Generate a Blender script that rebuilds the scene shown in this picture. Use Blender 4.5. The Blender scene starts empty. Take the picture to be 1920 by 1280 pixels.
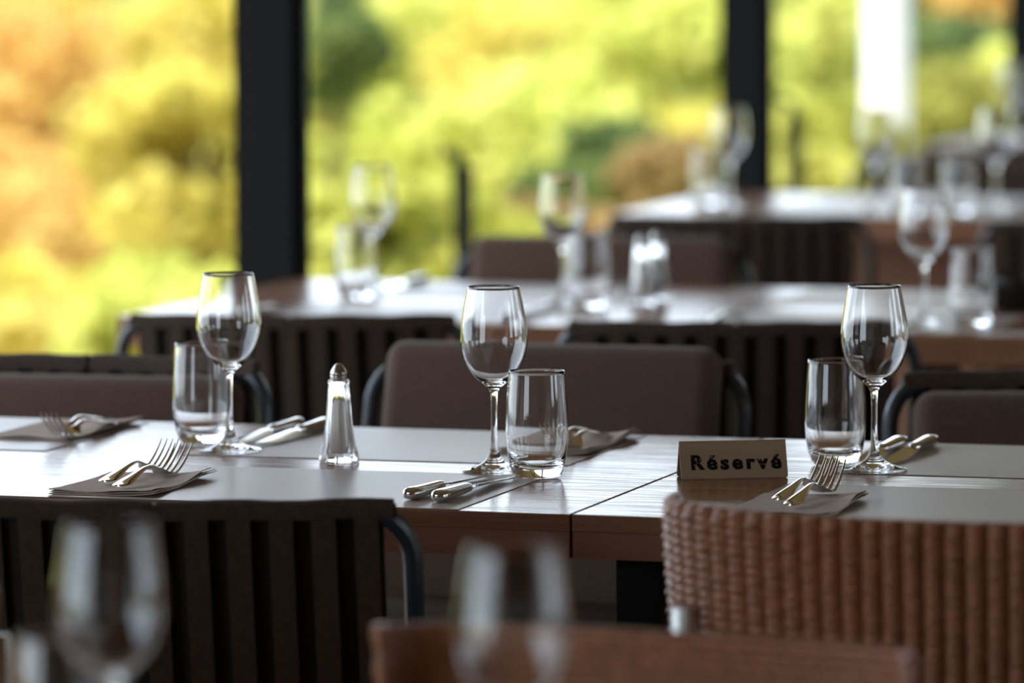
import bpy, bmesh, math, random
from mathutils import Vector, Matrix
random.seed(7)
S = bpy.context.scene
COL = S.collection
PI = math.pi

# ------------------------------------------------------------------ camera
FPX = 9600.0            # focal length in pixels of the 1920 px wide frame
CAM_H = 1.355
PITCH = math.atan(820 / FPX)
ROLL = 0.0044
cam_d = bpy.data.cameras.new('camera')
cam = bpy.data.objects.new('camera', cam_d)
COL.objects.link(cam)
cam_d.sensor_width = 36.0
cam_d.lens = FPX * 36.0 / 1920.0
cam_d.clip_start = 0.05
cam_d.clip_end = 400
cam.matrix_world = (Matrix.Translation((0, 0, CAM_H)) @ Matrix.Rotation(PI / 2 - PITCH, 4, 'X')
                    @ Matrix.Rotation(-ROLL, 4, 'Z'))
cam_d.dof.use_dof = True
cam_d.dof.focus_distance = 5.38
cam_d.dof.aperture_fstop = 4.0
S.camera = cam

S.view_settings.view_transform = 'Standard'
S.view_settings.look = 'None'
S.view_settings.gamma = 1.0
S.view_settings.use_curve_mapping = False
S.view_settings.exposure = 0.0
S.cycles.max_bounces = 24
S.cycles.transmission_bounces = 20
S.cycles.transparent_max_bounces = 16
S.cycles.diffuse_bounces = 4
S.cycles.glossy_bounces = 6
S.cycles.sample_clamp_indirect = 12
S.cycles.blur_glossy = 0.3

TH = math.radians(17.5)      # the tables, the glass front and the deck all run turned by this angle


def at(px, py, z=0.74):
    """point of the horizontal plane z that the photo shows at (px, py)"""
    X = px - 960; Y = 640 - py
    X, Y = X * math.cos(ROLL) + Y * math.sin(ROLL), -X * math.sin(ROLL) + Y * math.cos(ROLL)
    a = X / FPX; b = Y / FPX
    d = Vector((a, math.cos(PITCH) + b * math.sin(PITCH), -math.sin(PITCH) + b * math.cos(PITCH)))
    t = (z - CAM_H) / d.z
    return Vector((d.x * t, d.y * t, z))


P0 = Vector((0.0586, 5.1438, 0))          # seam of the two front-row tables, on the near edge
CU, SU = math.cos(TH), math.sin(TH)


def W(u, v, z=0.0):
    """room coordinates: u along the table rows (to the right), v across them (away)"""
    return Vector((P0.x + u * CU + v * SU, P0.y - u * SU + v * CU, z))


def UV(p):
    dx = p.x - P0.x; dy = p.y - P0.y
    return dx * CU - dy * SU, dx * SU + dy * CU


# ------------------------------------------------------------------ world, sun
wd = bpy.data.worlds.new('world'); S.world = wd
wd.use_nodes = True
nt = wd.node_tree; nt.nodes.clear()
wo = nt.nodes.new('ShaderNodeOutputWorld')
bg = nt.nodes.new('ShaderNodeBackground')
tc = nt.nodes.new('ShaderNodeTexCoord')
sp = nt.nodes.new('ShaderNodeSeparateXYZ')
rp = nt.nodes.new('ShaderNodeValToRGB')
nt.links.new(tc.outputs['Generated'], sp.inputs[0])
nt.links.new(sp.outputs['Z'], rp.inputs[0])
rp.color_ramp.elements[0].position = 0.0
rp.color_ramp.elements[0].color = (0.80, 0.915, 1.0, 1)
rp.color_ramp.elements[1].position = 0.55
rp.color_ramp.elements[1].color = (0.56, 0.68, 0.86, 1)
e = rp.color_ramp.elements.new(0.16); e.color = (0.76, 0.88, 1.0, 1)
nt.links.new(rp.outputs[0], bg.inputs['Color'])
bg.inputs['Strength'].default_value = 4.1
nt.links.new(bg.outputs[0], wo.inputs[0])

sun_d = bpy.data.lights.new('sun', 'SUN')
sun_d.energy = 5.3
sun_d.angle = math.radians(0.6)
sun_d.color = (1.0, 0.94, 0.82)
sun = bpy.data.objects.new('sun', sun_d); COL.objects.link(sun)
el = math.radians(50); azl = math.radians(60)
uvec = Vector((CU, -SU, 0)); vvec = Vector((SU, CU, 0))
ldir = (uvec * math.cos(azl) + vvec * math.sin(azl)) * math.cos(el) + Vector((0, 0, -math.sin(el)))
sun.rotation_euler = ldir.to_track_quat('-Z', 'Y').to_euler()
sun.location = (-6, -2, 9)

# ------------------------------------------------------------------ materials


def mat(name, col, rough=0.5, metal=0.0, spec=0.5, trans=0.0, ior=1.5, coat=0.0):
    m = bpy.data.materials.new(name); m.use_nodes = True
    b = m.node_tree.nodes['Principled BSDF']
    b.inputs['Base Color'].default_value = (*col, 1)
    b.inputs['Roughness'].default_value = rough
    b.inputs['Metallic'].default_value = metal
    b.inputs['Specular IOR Level'].default_value = spec
    b.inputs['Transmission Weight'].default_value = trans
    b.inputs['IOR'].default_value = ior
    b.inputs['Coat Weight'].default_value = coat
    return m


def nodes(m):
    t = m.node_tree
    return t, t.nodes, t.links, t.nodes['Principled BSDF']


def noise_mat(name, c1, c2, scale=(8, 8, 8), rough=0.6, bump=0.0, bscale=60, detail=4, coord='Object', **kw):
    m = mat(name, c1, rough, **kw)
    t, n, l, b = nodes(m)
    co = n.new('ShaderNodeTexCoord'); mp = n.new('ShaderNodeMapping')
    mp.inputs['Scale'].default_value = scale
    nz = n.new('ShaderNodeTexNoise'); nz.inputs['Scale'].default_value = 1.0
    nz.inputs['Detail'].default_value = detail
    r = n.new('ShaderNodeValToRGB')
    r.color_ramp.elements[0].position = 0.32; r.color_ramp.elements[0].color = (*c1, 1)
    r.color_ramp.elements[1].position = 0.68; r.color_ramp.elements[1].color = (*c2, 1)
    l.new(co.outputs[coord], mp.inputs[0]); l.new(mp.outputs[0], nz.inputs['Vector'])
    l.new(nz.outputs['Fac'], r.inputs[0]); l.new(r.outputs[0], b.inputs['Base Color'])
    if bump:
        n2 = n.new('ShaderNodeTexNoise'); n2.inputs['Scale'].default_value = bscale
        n2.inputs['Detail'].default_value = 5
        l.new(mp.outputs[0], n2.inputs['Vector'])
        bp = n.new('ShaderNodeBump'); bp.inputs['Strength'].default_value = bump
        bp.inputs['Distance'].default_value = 0.002
        l.new(n2.outputs['Fac'], bp.inputs['Height']); l.new(bp.outputs[0], b.inputs['Normal'])
    return m


M = {}
M['glass'] = mat('clear_glass', (1, 1, 1), 0.0, trans=1.0, ior=1.5)
M['steel'] = mat('polished_steel', (0.72, 0.71, 0.70), 0.10, metal=1.0)
M['cap_steel'] = mat('brushed_cap_steel', (0.55, 0.53, 0.50), 0.28, metal=1.0)
M['salt'] = noise_mat('salt', (0.92, 0.87, 0.80), (0.96, 0.92, 0.86), (300,) * 3, 0.9)
M['pepper'] = noise_mat('ground_pepper', (0.10, 0.08, 0.06), (0.25, 0.2, 0.16), (500,) * 3, 0.9)
# wood of the table tops: fine grain along the row direction
M['wood'] = noise_mat('oiled_table_wood', (0.20, 0.088, 0.042), (0.31, 0.15, 0.078), (2.2, 60, 60),
                      0.22, bump=0.0, detail=6, spec=0.40)
t_, n_, l_, b_ = nodes(M['wood'])
co_ = n_.new('ShaderNodeTexCoord'); mp_ = n_.new('ShaderNodeMapping'); mp_.inputs['Scale'].default_value = (9, 170, 170)
g_ = n_.new('ShaderNodeTexNoise'); g_.inputs['Scale'].default_value = 1.0; g_.inputs['Detail'].default_value = 4
l_.new(co_.outputs['Object'], mp_.inputs[0]); l_.new(mp_.outputs[0], g_.inputs['Vector'])
bp_ = n_.new('ShaderNodeBump'); bp_.inputs['Strength'].default_value = 0.35; bp_.inputs['Distance'].default_value = 0.00025
l_.new(g_.outputs['Fac'], bp_.inputs['Height']); l_.new(bp_.outputs[0], b_.inputs['Normal'])
mr_ = n_.new('ShaderNodeMapRange'); mr_.inputs[1].default_value = 0.35; mr_.inputs[2].default_value = 0.65
mr_.inputs[3].default_value = 0.16; mr_.inputs[4].default_value = 0.30
l_.new(g_.outputs['Fac'], mr_.inputs[0]); l_.new(mr_.outputs[0], b_.inputs['Roughness'])
M['edge_wood'] = noise_mat('table_edge_wood', (0.17, 0.065, 0.025), (0.22, 0.090, 0.036), (3, 40, 40), 0.45)
M['apron_wood'] = noise_mat('table_apron_wood', (0.21, 0.078, 0.033), (0.27, 0.105, 0.046), (3, 40, 40), 0.5)
M['mat_paper'] = noise_mat('taupe_paper', (0.43, 0.37, 0.34), (0.47, 0.41, 0.375), (3, 3, 3), 0.36)
M['napkin'] = noise_mat('brown_grey_napkin', (0.47, 0.36, 0.295), (0.54, 0.43, 0.355), (25, 25, 25), 0.9,
                        bump=0.4, bscale=40)
M['strap'] = noise_mat('brown_webbing', (0.046, 0.026, 0.016), (0.064, 0.038, 0.024), (120, 120, 120), 0.85,
                       bump=0.5, bscale=6)
M['cushion'] = noise_mat('brown_cushion_cloth', (0.092, 0.050, 0.032), (0.122, 0.070, 0.046), (260, 260, 260), 0.95,
                         bump=0.5, bscale=5)
b = M['cushion'].node_tree.nodes['Principled BSDF']
b.inputs['Sheen Weight'].default_value = 0.35; b.inputs['Sheen Roughness'].default_value = 0.4
M['lining'] = mat('dark_lining', (0.014, 0.010, 0.008), 0.9)
M['seat_cloth'] = noise_mat('brown_seat_cloth', (0.040, 0.022, 0.014), (0.055, 0.031, 0.020), (260, 260, 260), 1.0, spec=0.1)
M['frame'] = mat('dark_blue_grey_metal', (0.025, 0.032, 0.042), 0.35, spec=0.6)
M['alu'] = mat('satin_aluminium', (0.62, 0.63, 0.62), 0.35, metal=0.6)
M['wicker'] = noise_mat('brown_wicker', (0.24, 0.090, 0.040), (0.36, 0.150, 0.070), (90, 90, 90), 0.42)
M['sign'] = noise_mat('bronze_grey_sheet', (0.42, 0.31, 0.21), (0.46, 0.34, 0.23), (6, 200, 6), 0.45, metal=0.25)
M['post'] = mat('charcoal_painted_steel', (0.007, 0.008, 0.008), 0.6, spec=0.15)
M['rail'] = mat('dark_grey_rail_metal', (0.012, 0.014, 0.012), 0.7, spec=0.1)
M['white_paint'] = mat('white_paint', (0.9, 0.88, 0.84), 0.5)
M['floor'] = noise_mat('reddish_wood_floor', (0.040, 0.017, 0.009), (0.065, 0.029, 0.015), (1.2, 14, 14), 0.8, spec=0.05)
M['ceiling'] = mat('ceiling_boards', (0.52, 0.39, 0.28), 0.8)
M['wall'] = mat('warm_plaster', (0.46, 0.35, 0.26), 0.9)
M['deck'] = noise_mat('deck_boards', (0.16, 0.10, 0.06), (0.22, 0.14, 0.09), (2, 30, 30), 0.7)
M['bark'] = noise_mat('bark', (0.09, 0.06, 0.04), (0.16, 0.11, 0.07), (20, 20, 4), 0.9)

# lettering: black paint worn away in patches
m = noise_mat('worn_black_paint', (0.006, 0.006, 0.006), (0.30, 0.225, 0.155), (330, 330, 330), 0.7, spec=0.1)
cr_ = [x for x in m.node_tree.nodes if x.type == 'VALTORGB'][0].color_ramp
cr_.elements[0].position = 0.60; cr_.elements[1].position = 0.66
M['letter'] = m


def leaf_mat(name, cols, hs=0.35):
    m = bpy.data.materials.new(name); m.use_nodes = True
    t = m.node_tree; n = t.nodes; l = t.links; n.clear()
    out = n.new('ShaderNodeOutputMaterial'); mx = n.new('ShaderNodeMixShader'); mx.inputs[0].default_value = hs
    df = n.new('ShaderNodeBsdfDiffuse'); tr = n.new('ShaderNodeBsdfTranslucent')
    co = n.new('ShaderNodeTexCoord'); nz = n.new('ShaderNodeTexNoise')
    nz.inputs['Scale'].default_value = 1.3; nz.inputs['Detail'].default_value = 3
    r = n.new('ShaderNodeValToRGB')
    while len(r.color_ramp.elements) < len(cols): r.color_ramp.elements.new(0.5)
    for i, c in enumerate(cols):
        r.color_ramp.elements[i].position = 0.3 + 0.4 * i / max(1, len(cols) - 1)
        r.color_ramp.elements[i].color = (*c, 1)
    l.new(co.outputs['Object'], nz.inputs['Vector']); l.new(nz.outputs['Fac'], r.inputs[0])
    l.new(r.outputs[0], df.inputs[0]); l.new(r.outputs[0], tr.inputs[0])
    l.new(df.outputs[0], mx.inputs[1]); l.new(tr.outputs[0], mx.inputs[2]); l.new(mx.outputs[0], out.inputs[0])
    return m


M['lime'] = leaf_mat('lime_leaves', [(0.46, 0.48, 0.08), (0.62, 0.63, 0.14), (0.74, 0.71, 0.22)])
M['yellow'] = leaf_mat('yellow_leaves', [(0.50, 0.47, 0.08), (0.68, 0.58, 0.12), (0.76, 0.62, 0.17)])
M['orange'] = leaf_mat('golden_orange_leaves', [(0.60, 0.36, 0.09), (0.74, 0.47, 0.14), (0.74, 0.54, 0.17)])
M['olive'] = leaf_mat('olive_leaves', [(0.20, 0.20, 0.05), (0.34, 0.32, 0.07), (0.42, 0.40, 0.09)])
M['green'] = leaf_mat('dark_green_leaves', [(0.08, 0.12, 0.05), (0.15, 0.21, 0.07), (0.24, 0.27, 0.08)])
M['russet'] = leaf_mat('russet_brown_leaves', [(0.26, 0.17, 0.07), (0.38, 0.25, 0.10), (0.46, 0.33, 0.12)])
M['meadow'] = leaf_mat('meadow', [(0.14, 0.14, 0.05), (0.22, 0.22, 0.07), (0.30, 0.28, 0.09)], 0.0)

# ------------------------------------------------------------------ helpers


class MB:
    """collects vertices and faces that become ONE mesh object"""

    def __init__(s):
        s.v = []; s.f = []

    def add(s, vs, fs):
        o = len(s.v); s.v += [Vector(p) for p in vs]; s.f += [tuple(i + o for i in q) for q in fs]
        return s

    def box(s, x0, x1, y0, y1, z0, z1):
        return s.add([(x0, y0, z0), (x1, y0, z0), (x1, y1, z0), (x0, y1, z0), (x0, y0, z1), (x1, y0, z1), (x1, y1, z1), (x0, y1, z1)],
                     [(0, 3, 2, 1), (4, 5, 6, 7), (0, 1, 5, 4), (1, 2, 6, 5), (2, 3, 7, 6), (3, 0, 4, 7)])

    def rbox(s, cx, cy, cz, w, d, h, r, seg=3, mtx=None):
        bm = bmesh.new(); bmesh.ops.create_cube(bm, size=1.0)
        for v in bm.verts: v.co = Vector((v.co.x * w, v.co.y * d, v.co.z * h))
        bmesh.ops.bevel(bm, geom=bm.edges[:], offset=r, segments=seg, affect='EDGES', profile=0.5)
        bm.verts.index_update()
        T = mtx or Matrix.Identity(4)
        vs = [T @ (v.co + Vector((cx, cy, cz))) for v in bm.verts]
        fs = [tuple(v.index for v in f.verts) for f in bm.faces]
        bm.free()
        return s.add(vs, fs)

    def tube(s, pts, r, n=10, cap=True):
        pts = [Vector(p) for p in pts]; k = len(pts)
        rs = r if isinstance(r, (list, tuple)) else [r] * k
        vs = []; fs = []; prev = None
        for i, p in enumerate(pts):
            d = (pts[min(i + 1, k - 1)] - pts[max(i - 1, 0)]).normalized()
            if prev is None:
                a = d.orthogonal().normalized()
            else:
                a = (prev - d * prev.dot(d))
                a = a.normalized() if a.length > 1e-6 else d.orthogonal().normalized()
            prev = a; bb = d.cross(a)
            for j in range(n):
                t = 2 * PI * j / n
                vs.append(p + (a * math.cos(t) + bb * math.sin(t)) * rs[i])
        for i in range(k - 1):
            for j in range(n):
                a0 = i * n + j; a1 = i * n + (j + 1) % n
                fs.append((a0, a1, a1 + n, a0 + n))
        if cap:
            fs.append(tuple(reversed(range(n)))); fs.append(tuple(range((k - 1) * n, k * n)))
        return s.add(vs, fs)

    def lathe(s, prof, n=64, cx=0, cy=0):
        """prof: (r, z) from the axis back to the axis gives a closed body"""
        vs = []; fs = []; idx = []
        for (r, z) in prof:
            if r < 1e-7:
                idx.append([len(vs)]); vs.append((cx, cy, z))
            else:
                idx.append(list(range(len(vs), len(vs) + n)))
                vs += [(cx + r * math.cos(2 * PI * j / n), cy + r * math.sin(2 * PI * j / n), z) for j in range(n)]
        for a, b2 in zip(idx[:-1], idx[1:]):
            for j in range(n):
                k = (j + 1) % n
                if len(a) == 1 and len(b2) == 1: continue
                if len(a) == 1: fs.append((a[0], b2[k], b2[j]))
                elif len(b2) == 1: fs.append((a[j], a[k], b2[0]))
                else: fs.append((a[j], a[k], b2[k], b2[j]))
        return s.add(vs, fs)

    def build(s, name, m, parent=None, smooth=35, loc=None, rz=0):
        me = bpy.data.meshes.new(name)
        me.from_pydata([tuple(p) for p in s.v], [], s.f)
        bm = bmesh.new(); bm.from_mesh(me)
        bmesh.ops.recalc_face_normals(bm, faces=bm.faces[:])
        bm.to_mesh(me); bm.free()
        if smooth:
            me.polygons.foreach_set('use_smooth', [True] * len(me.polygons))
            me.set_sharp_from_angle(angle=math.radians(smooth))
        me.materials.append(m)
        o = bpy.data.objects.new(name, me); COL.objects.link(o)
        if parent: o.parent = parent
        if loc is not None: o.location = loc
        o.rotation_euler.z = rz
        return o


def tag(o, label=None, cat=None, group=None, kind=None):
    if label: o['label'] = label
    if cat: o['category'] = cat
    if group: o['group'] = group
    if kind: o['kind'] = kind
    return o


def empty(name, loc=(0, 0, 0), rz=0):
    o = bpy.data.objects.new(name, None); COL.objects.link(o)
    o.empty_display_size = 0.05
    o.location = loc; o.rotation_euler = (0, 0, rz)
    return o


def smooth_prof(pts, sub=5):
    """Catmull-Rom through a profile"""
    out = []
    n = len(pts)
    for i in range(n - 1):
        p0 = pts[max(i - 1, 0)]; p1 = pts[i]; p2 = pts[i + 1]; p3 = pts[min(i + 2, n - 1)]
        for k in range(sub):
            t = k / sub
            out.append(tuple(0.5 * ((2 * p1[c]) + (-p0[c] + p2[c]) * t + (2 * p0[c] - 5 * p1[c] + 4 * p2[c] - p3[c]) * t * t
                                    + (-p0[c] + 3 * p1[c] - 3 * p2[c] + p3[c]) * t ** 3) for c in range(len(p1))))
    out.append(tuple(pts[-1]))
    return out


def copy_tree(o, parent=None):
    c = o.copy(); COL.objects.link(c); c.parent = parent
    for ch in kids.get(o.name, []):
        copy_tree(ch, c)
    kids[c.name] = [x for x in COL.objects if x.parent == c]
    return c


kids = {}


def register(o):
    def rec(x):
        kids[x.name] = [y for y in COL.objects if y.parent == x]
        for y in kids[x.name]: rec(y)
    rec(o)


class Proto:
    """first use hands out the original, later uses hand out copies"""

    def __init__(s, root):
        s.root = root; s.used = False; register(root)

    def get(s):
        if not s.used:
            s.used = True; return s.root
        return copy_tree(s.root)


FACE_AWAY = -TH            # local +y points along +v (away from the camera)
FACE_NEAR = -TH + PI       # local +y points along -v

# ------------------------------------------------------------------ room shell (room coordinates via a turned frame)


def room_box(name, m, u0, u1, v0, v1, z0, z1):
    o = MB().box(u0, u1, v0, v1, z0, z1).build(name, m, smooth=0, loc=P0, rz=-TH)
    return tag(o, kind='structure')


FU = -1.62                       # line of the open glass front
room_box('floor', M['floor'], FU - 0.05, 5.0, -7.0, 12.5, -0.12, 0.0)
room_box('ceiling', M['ceiling'], -2.75, 5.2, -7.2, 12.7, 2.70, 2.9)  # runs out past the window front as an added overhang against the sun
for k_, (va, vb, za, zb) in enumerate(((-7.0, 12.5, 0.0, 0.85), (-7.0, 12.5, 2.2, 2.70), (-7.0, -1.0, 0.85, 2.2), (0.0, 0.8, 0.85, 2.2), (1.8, 4.0, 0.85, 2.2), (5.0, 12.5, 0.85, 2.2))):
    room_box('wall_right', M['wall'], 5.0, 5.2, va, vb, za, zb)
room_box('added_wall_left', M['wall'], FU - 0.05, FU + 0.05, -7.0, -6.0, 0.0, 2.56)  # unseen piece added to limit the window reflection in the glasses
room_box('added_wall_left', M['wall'], FU - 0.05, FU + 0.05, -1.9, -0.35, 0.0, 2.56)  # unseen piece added to narrow glass reflections and dim light from behind left
room_box('wall_back', M['wall'], FU, 5.0, -7.2, -7.0, 0.0, 2.70)
room_box('wall_far', M['wall'], 0.6, 5.0, 12.5, 12.7, 0.0, 2.70)
room_box('trim_1', M['post'], FU - 0.04, FU + 0.04, -7.0, 12.5, 2.56, 2.699)
# outside deck along the front
dk = MB().box(-2.55, FU - 0.06, -7.0, 15.0, -0.14, -0.02).build('deck', M['deck'], smooth=0, loc=P0, rz=-TH)
tag(dk, 'narrow wooden deck outside the dark window posts', 'deck', kind='structure')
dk = MB().box(-5.0, -2.56, -7.0, 3.5, -0.14, -0.02).build('deck', M['deck'], smooth=0, loc=P0, rz=-TH)  # added out of view so cutlery reflects sunlit brown, bounce warms the room
tag(dk, 'added unseen deck left of the room, for brown reflections in the cutlery', 'deck', kind='structure')


def v_at(px, u):
    """v where the sight line of image column px crosses the line u = const"""
    lo, hi = -3.0, 30.0
    for _ in range(50):
        mid = (lo + hi) / 2
        p = W(u, mid)
        if 960 + FPX * p.x / (p.y * math.cos(PITCH) + 0.02) < px: lo = mid
        else: hi = mid
    return mid


pr = MB()
pr.box(-0.045, 0.045, -0.045, 0.045, 0, 2.56)
pr.box(-0.058, 0.058, -0.02, 0.02, 0, 2.56)
root = empty('window_post')
q = MB(); q.box(-0.045, 0.045, -0.045, 0.045, 0.012, 2.559)
q.build('post_profile', M['post'], root, smooth=0)
q = MB(); q.box(-0.062, -0.045, -0.018, 0.018, 0.012, 2.559); q.box(0.045, 0.062, -0.018, 0.018, 0.012, 2.559)
q.build('side_channel', M['post'], root, smooth=0)
q = MB(); q.box(-0.07, 0.07, -0.07, 0.07, 0.0, 0.012); q.build('base_plate', M['post'], root, smooth=0)
pv = [v_at(511, FU + 0.07), v_at(1404, FU + 0.07)]
sp_ = pv[1] - pv[0]
pp = Proto(root)
posts = [(pv[0], 'wide dark window post at the left, behind the end of the second table row'),
         (pv[1], 'dark steel window post right of centre, behind the third table row'),
         (pv[1] + sp_, 'dark window post at the far right edge of the view'),
         ]
for v, lab in posts:
    o = pp.get(); o.location = W(FU + 0.07, v, 0.0); o.rotation_euler.z = -TH + math.radians(8)
    tag(o, lab, 'post', 'dark posts of the window front')

# white column out in the sun
root = empty('white_column', W(-2.9, v_at(1666, -2.9), -1.2), -TH)
q = MB(); q.lathe([(0, 0), (0.079, 0), (0.079, 4.2), (0, 4.2)], 32); q.build('shaft', M['white_paint'], root)
q = MB(); q.lathe([(0, -0.0), (0.13, -0.0), (0.13, 0.05), (0.085, 0.06), (0, 0.06)], 32); q.build('foot_ring', M['white_paint'], root)
tag(root, 'bright white column standing in the sun outside, right of centre', 'column')

# railing posts
root = empty('railing_post')
q = MB(); q.box(-0.024, 0.024, -0.015, 0.015, 0.0, 0.765); q.build('upright', M['rail'], root, smooth=0)
q = MB(); q.tube([(0.004, 0, 0.745), (-0.01, 0, 0.785), (-0.028, 0, 0.797), (-0.048, 0, 0.799)], 0.013, 8)
q.build('handrail_bracket', M['rail'], root)
q = MB(); q.box(-0.04, 0.04, -0.03, 0.03, -0.018, 0.0); q.build('foot_plate', M['rail'], root, smooth=0)
rp_ = Proto(root)
for px, lab in ((870, 'slender dark railing post with a bent top, outside behind the second table row'),
                (1494, 'slender dark railing post outside, right of the second window post')):
    o = rp_.get(); o.location = W(-2.1, v_at(px, -2.1), -0.002); o.rotation_euler.z = 0
    tag(o, lab, 'railing post', 'railing posts on the deck')

# ------------------------------------------------------------------ tables
TZ = 0.74


def make_table(u0, u1, v0, v1, label, group='dining tables in rows', panel=False):
    root = empty('dining_table', W((u0 + u1) / 2, (v0 + v1) / 2, 0), -TH)
    w = (u1 - u0) / 2 - 0.0012; d = (v1 - v0) / 2
    q = MB(); q.rbox(0, 0, TZ - 0.009, 2 * w, 2 * d, 0.018, 0.0012, 2); q.build('tabletop', M['wood'], root, smooth=0)
    q = MB(); q.box(-w + 0.0005, w - 0.0005, -d + 0.001, -d + 0.021, TZ - 0.045, TZ - 0.018)
    q.box(-w + 0.0005, w - 0.0005, d - 0.021, d - 0.001, TZ - 0.045, TZ - 0.018)
    q.box(-w + 0.0005, -w + 0.021, -d + 0.021, d - 0.021, TZ - 0.045, TZ - 0.018)
    q.box(w - 0.021, w - 0.0005, -d + 0.021, d - 0.021, TZ - 0.045, TZ - 0.018)
    q.build('apron', M['apron_wood'], root, smooth=0)
    for sx in (-1, 1):
        for sy in (-1, 1):
            q = MB(); q.rbox(sx * (w - 0.06), sy * (d - 0.06), (TZ - 0.018) / 2, 0.05, 0.05, TZ - 0.018, 0.004, 2)
            q.build('leg', M['post'], root)
    if panel:
        q = MB(); q.box(-w + 0.10, w - 0.10, -0.012, 0.012, 0.02, TZ - 0.018); q.build('support_panel', M['apron_wood'], root, smooth=0)
    return tag(root, label, 'table', group)


make_table(-1.40, 0.0, 0.0, 0.765, 'wooden table in the focused row, left of the seam, with the salt shaker on it')
make_table(0.0, 1.40, 0.0, 0.765, 'wooden table in the focused row, right of the seam, under the reserved sign')
make_table(-1.385, -0.07, 2.22, 3.02, 'blurred bright table in the second row, behind the middle cushioned chair')
make_table(-0.07, 1.33, 2.20, 3.00, 'blurred table in the second row, right part, running off the right edge')
make_table(-1.38, 0.02, 4.86, 5.62, 'blurred table in the third row, in front of the dark window post', panel=True)
make_table(0.02, 1.42, 4.86, 5.62, 'blurred table in the third row at the right edge', panel=True)
make_table(-1.42, -0.02, 7.75, 8.50, 'farthest blurred table with a wine glass at the right edge')
make_table(-0.55, 0.85, -2.20, -1.44, 'table right in front of the camera that carries the large blurred glasses')


# ------------------------------------------------------------------ placemats and napkins
def placemat(u0, u1, v0, v1, label, rot=0.0, z=TZ):
    du, dv = (u1 - u0) / 2, (v1 - v0) / 2
    q = MB(); q.box(-du, du, -dv, dv, 0, 0.0007)
    o = q.build('placemat', M['mat_paper'], smooth=0, loc=W((u0 + u1) / 2, (v0 + v1) / 2, z + 0.0003), rz=-TH + rot)
    return tag(o, label, 'placemat', 'paper placemats')


placemat(-0.573, -0.122, 0.004, 0.318, 'taupe paper placemat under the two crossing knives at the near edge, focused row', 0.004)
placemat(-0.588, -0.134, 0.424, 0.752, 'taupe paper placemat at the far edge behind the salt shaker, focused row', 0.010)
placemat(0.146, 0.597, 0.012, 0.322, 'taupe paper placemat under the forks at the right, near edge of the focused row')
placemat(0.147, 0.600, 0.435, 0.755, 'taupe paper placemat at the far edge behind the right wine glass, focused row', 0.0)
placemat(-1.200, -0.749, 0.414, 0.742, 'taupe paper placemat at the far left corner under forks, focused row', 0.01)
n2 = 0
for i, (u0, v0, lab) in enumerate((
        (-1.18, 2.24, 'blurred placemat on the near edge of the second row, left seat'),
        (-1.18, 2.68, 'blurred placemat on the far edge of the second row, left seat'),
        (-0.50, 2.24, 'blurred placemat on the near edge of the second row, middle seat'),
        (-0.50, 2.68, 'blurred placemat on the far edge of the second row, middle seat'),
        (0.16, 2.22, 'blurred placemat at the right end of the second row, near edge'),
        (-1.10, 4.88, 'blurred placemat on the near edge of the third row, left seat'),
        (-0.46, 4.88, 'blurred placemat on the near edge of the third row, right seat'),
        (-1.10, 5.28, 'blurred placemat on the far edge of the third row'))):
    placemat(u0, u0 + 0.44, v0, v0 + 0.31, lab)


def napkin(u0, u1, v0, v1, label, seed=0, rot=0.0, lift=0.010):
    """a napkin folded into layers; its right edge shows the open folds and curls up a little"""
    rnd = random.Random(seed)
    w = u1 - u0; d = v1 - v0
    q = MB(); nx, ny = 14, 16
    ph = rnd.random() * 6
    for L in range(3):
        ox = rnd.uniform(-0.0012, 0.0012); oy = rnd.uniform(-0.001, 0.001) + 0.0015 * (L - 1)
        top = []; bot = []
        for j in range(ny + 1):
            for i in range(nx + 1):
                s = i / nx; t = j / ny
                x = (s - 0.5) * w * (1 - 0.012 * L) + ox; y = (t - 0.5) * d * (1 - 0.02 * L) + oy
                x += 0.002 * math.sin(7 * t + ph + L)
                z = 0.0002 + L * 0.0010
                z += lift * (s ** 6) * (0.20 + 0.55 * t * t + 0.22 * math.sin(8 * t + ph)) * (0.8 + 0.1 * L)
                z += 0.0022 * max(0, 1 - t * 5) * (0.5 + 0.5 * math.sin(9 * s + ph)) * (L / 2)
                bot.append((x, y, max(z, 0.0001 + L * 0.00095))); top.append((x, y, max(z, 0.0001 + L * 0.00095) + 0.0009))
        n1 = nx + 1; N = len(top)
        fs = []
        for j in range(ny):
            for i in range(nx):
                a = j * n1 + i
                fs.append((a, a + 1, a + n1 + 1, a + n1)); fs.append((N + a, N + a + n1, N + a + n1 + 1, N + a + 1))
        for i in range(nx):
            fs.append((i, N + i, N + i + 1, i + 1)); a = ny * n1 + i; fs.append((a, a + 1, N + a + 1, N + a))
        for j in range(ny):
            a = j * n1; fs.append((a, a + n1, N + a + n1, N + a)); a = j * n1 + nx; fs.append((a, N + a, N + a + n1, a + n1))
        q.add(top + bot, fs)
    o = q.build('folded_napkin', M['napkin'], loc=W((u0 + u1) / 2, (v0 + v1) / 2, TZ + 0.0012), rz=-TH + rot, smooth=50)
    return tag(o, label, 'napkin', 'folded taupe napkins')


napkin(-0.580, -0.462, 0.018, 0.212, 'folded brown-grey napkin under the two forks at the near left', 3, 0.02)
napkin(-0.868, -0.756, 0.510, 0.735, 'folded brown-grey napkin under forks at the far left corner', 5, -0.02)
napkin(-0.246, -0.140, 0.520, 0.735, 'folded brown-grey napkin on the far edge right of the middle tumbler', 8, 0.0)
napkin(0.152, 0.262, 0.022, 0.205, 'folded brown-grey napkin under the forks in front of the right wine glass', 11, 0.02, 0.011)


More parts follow.
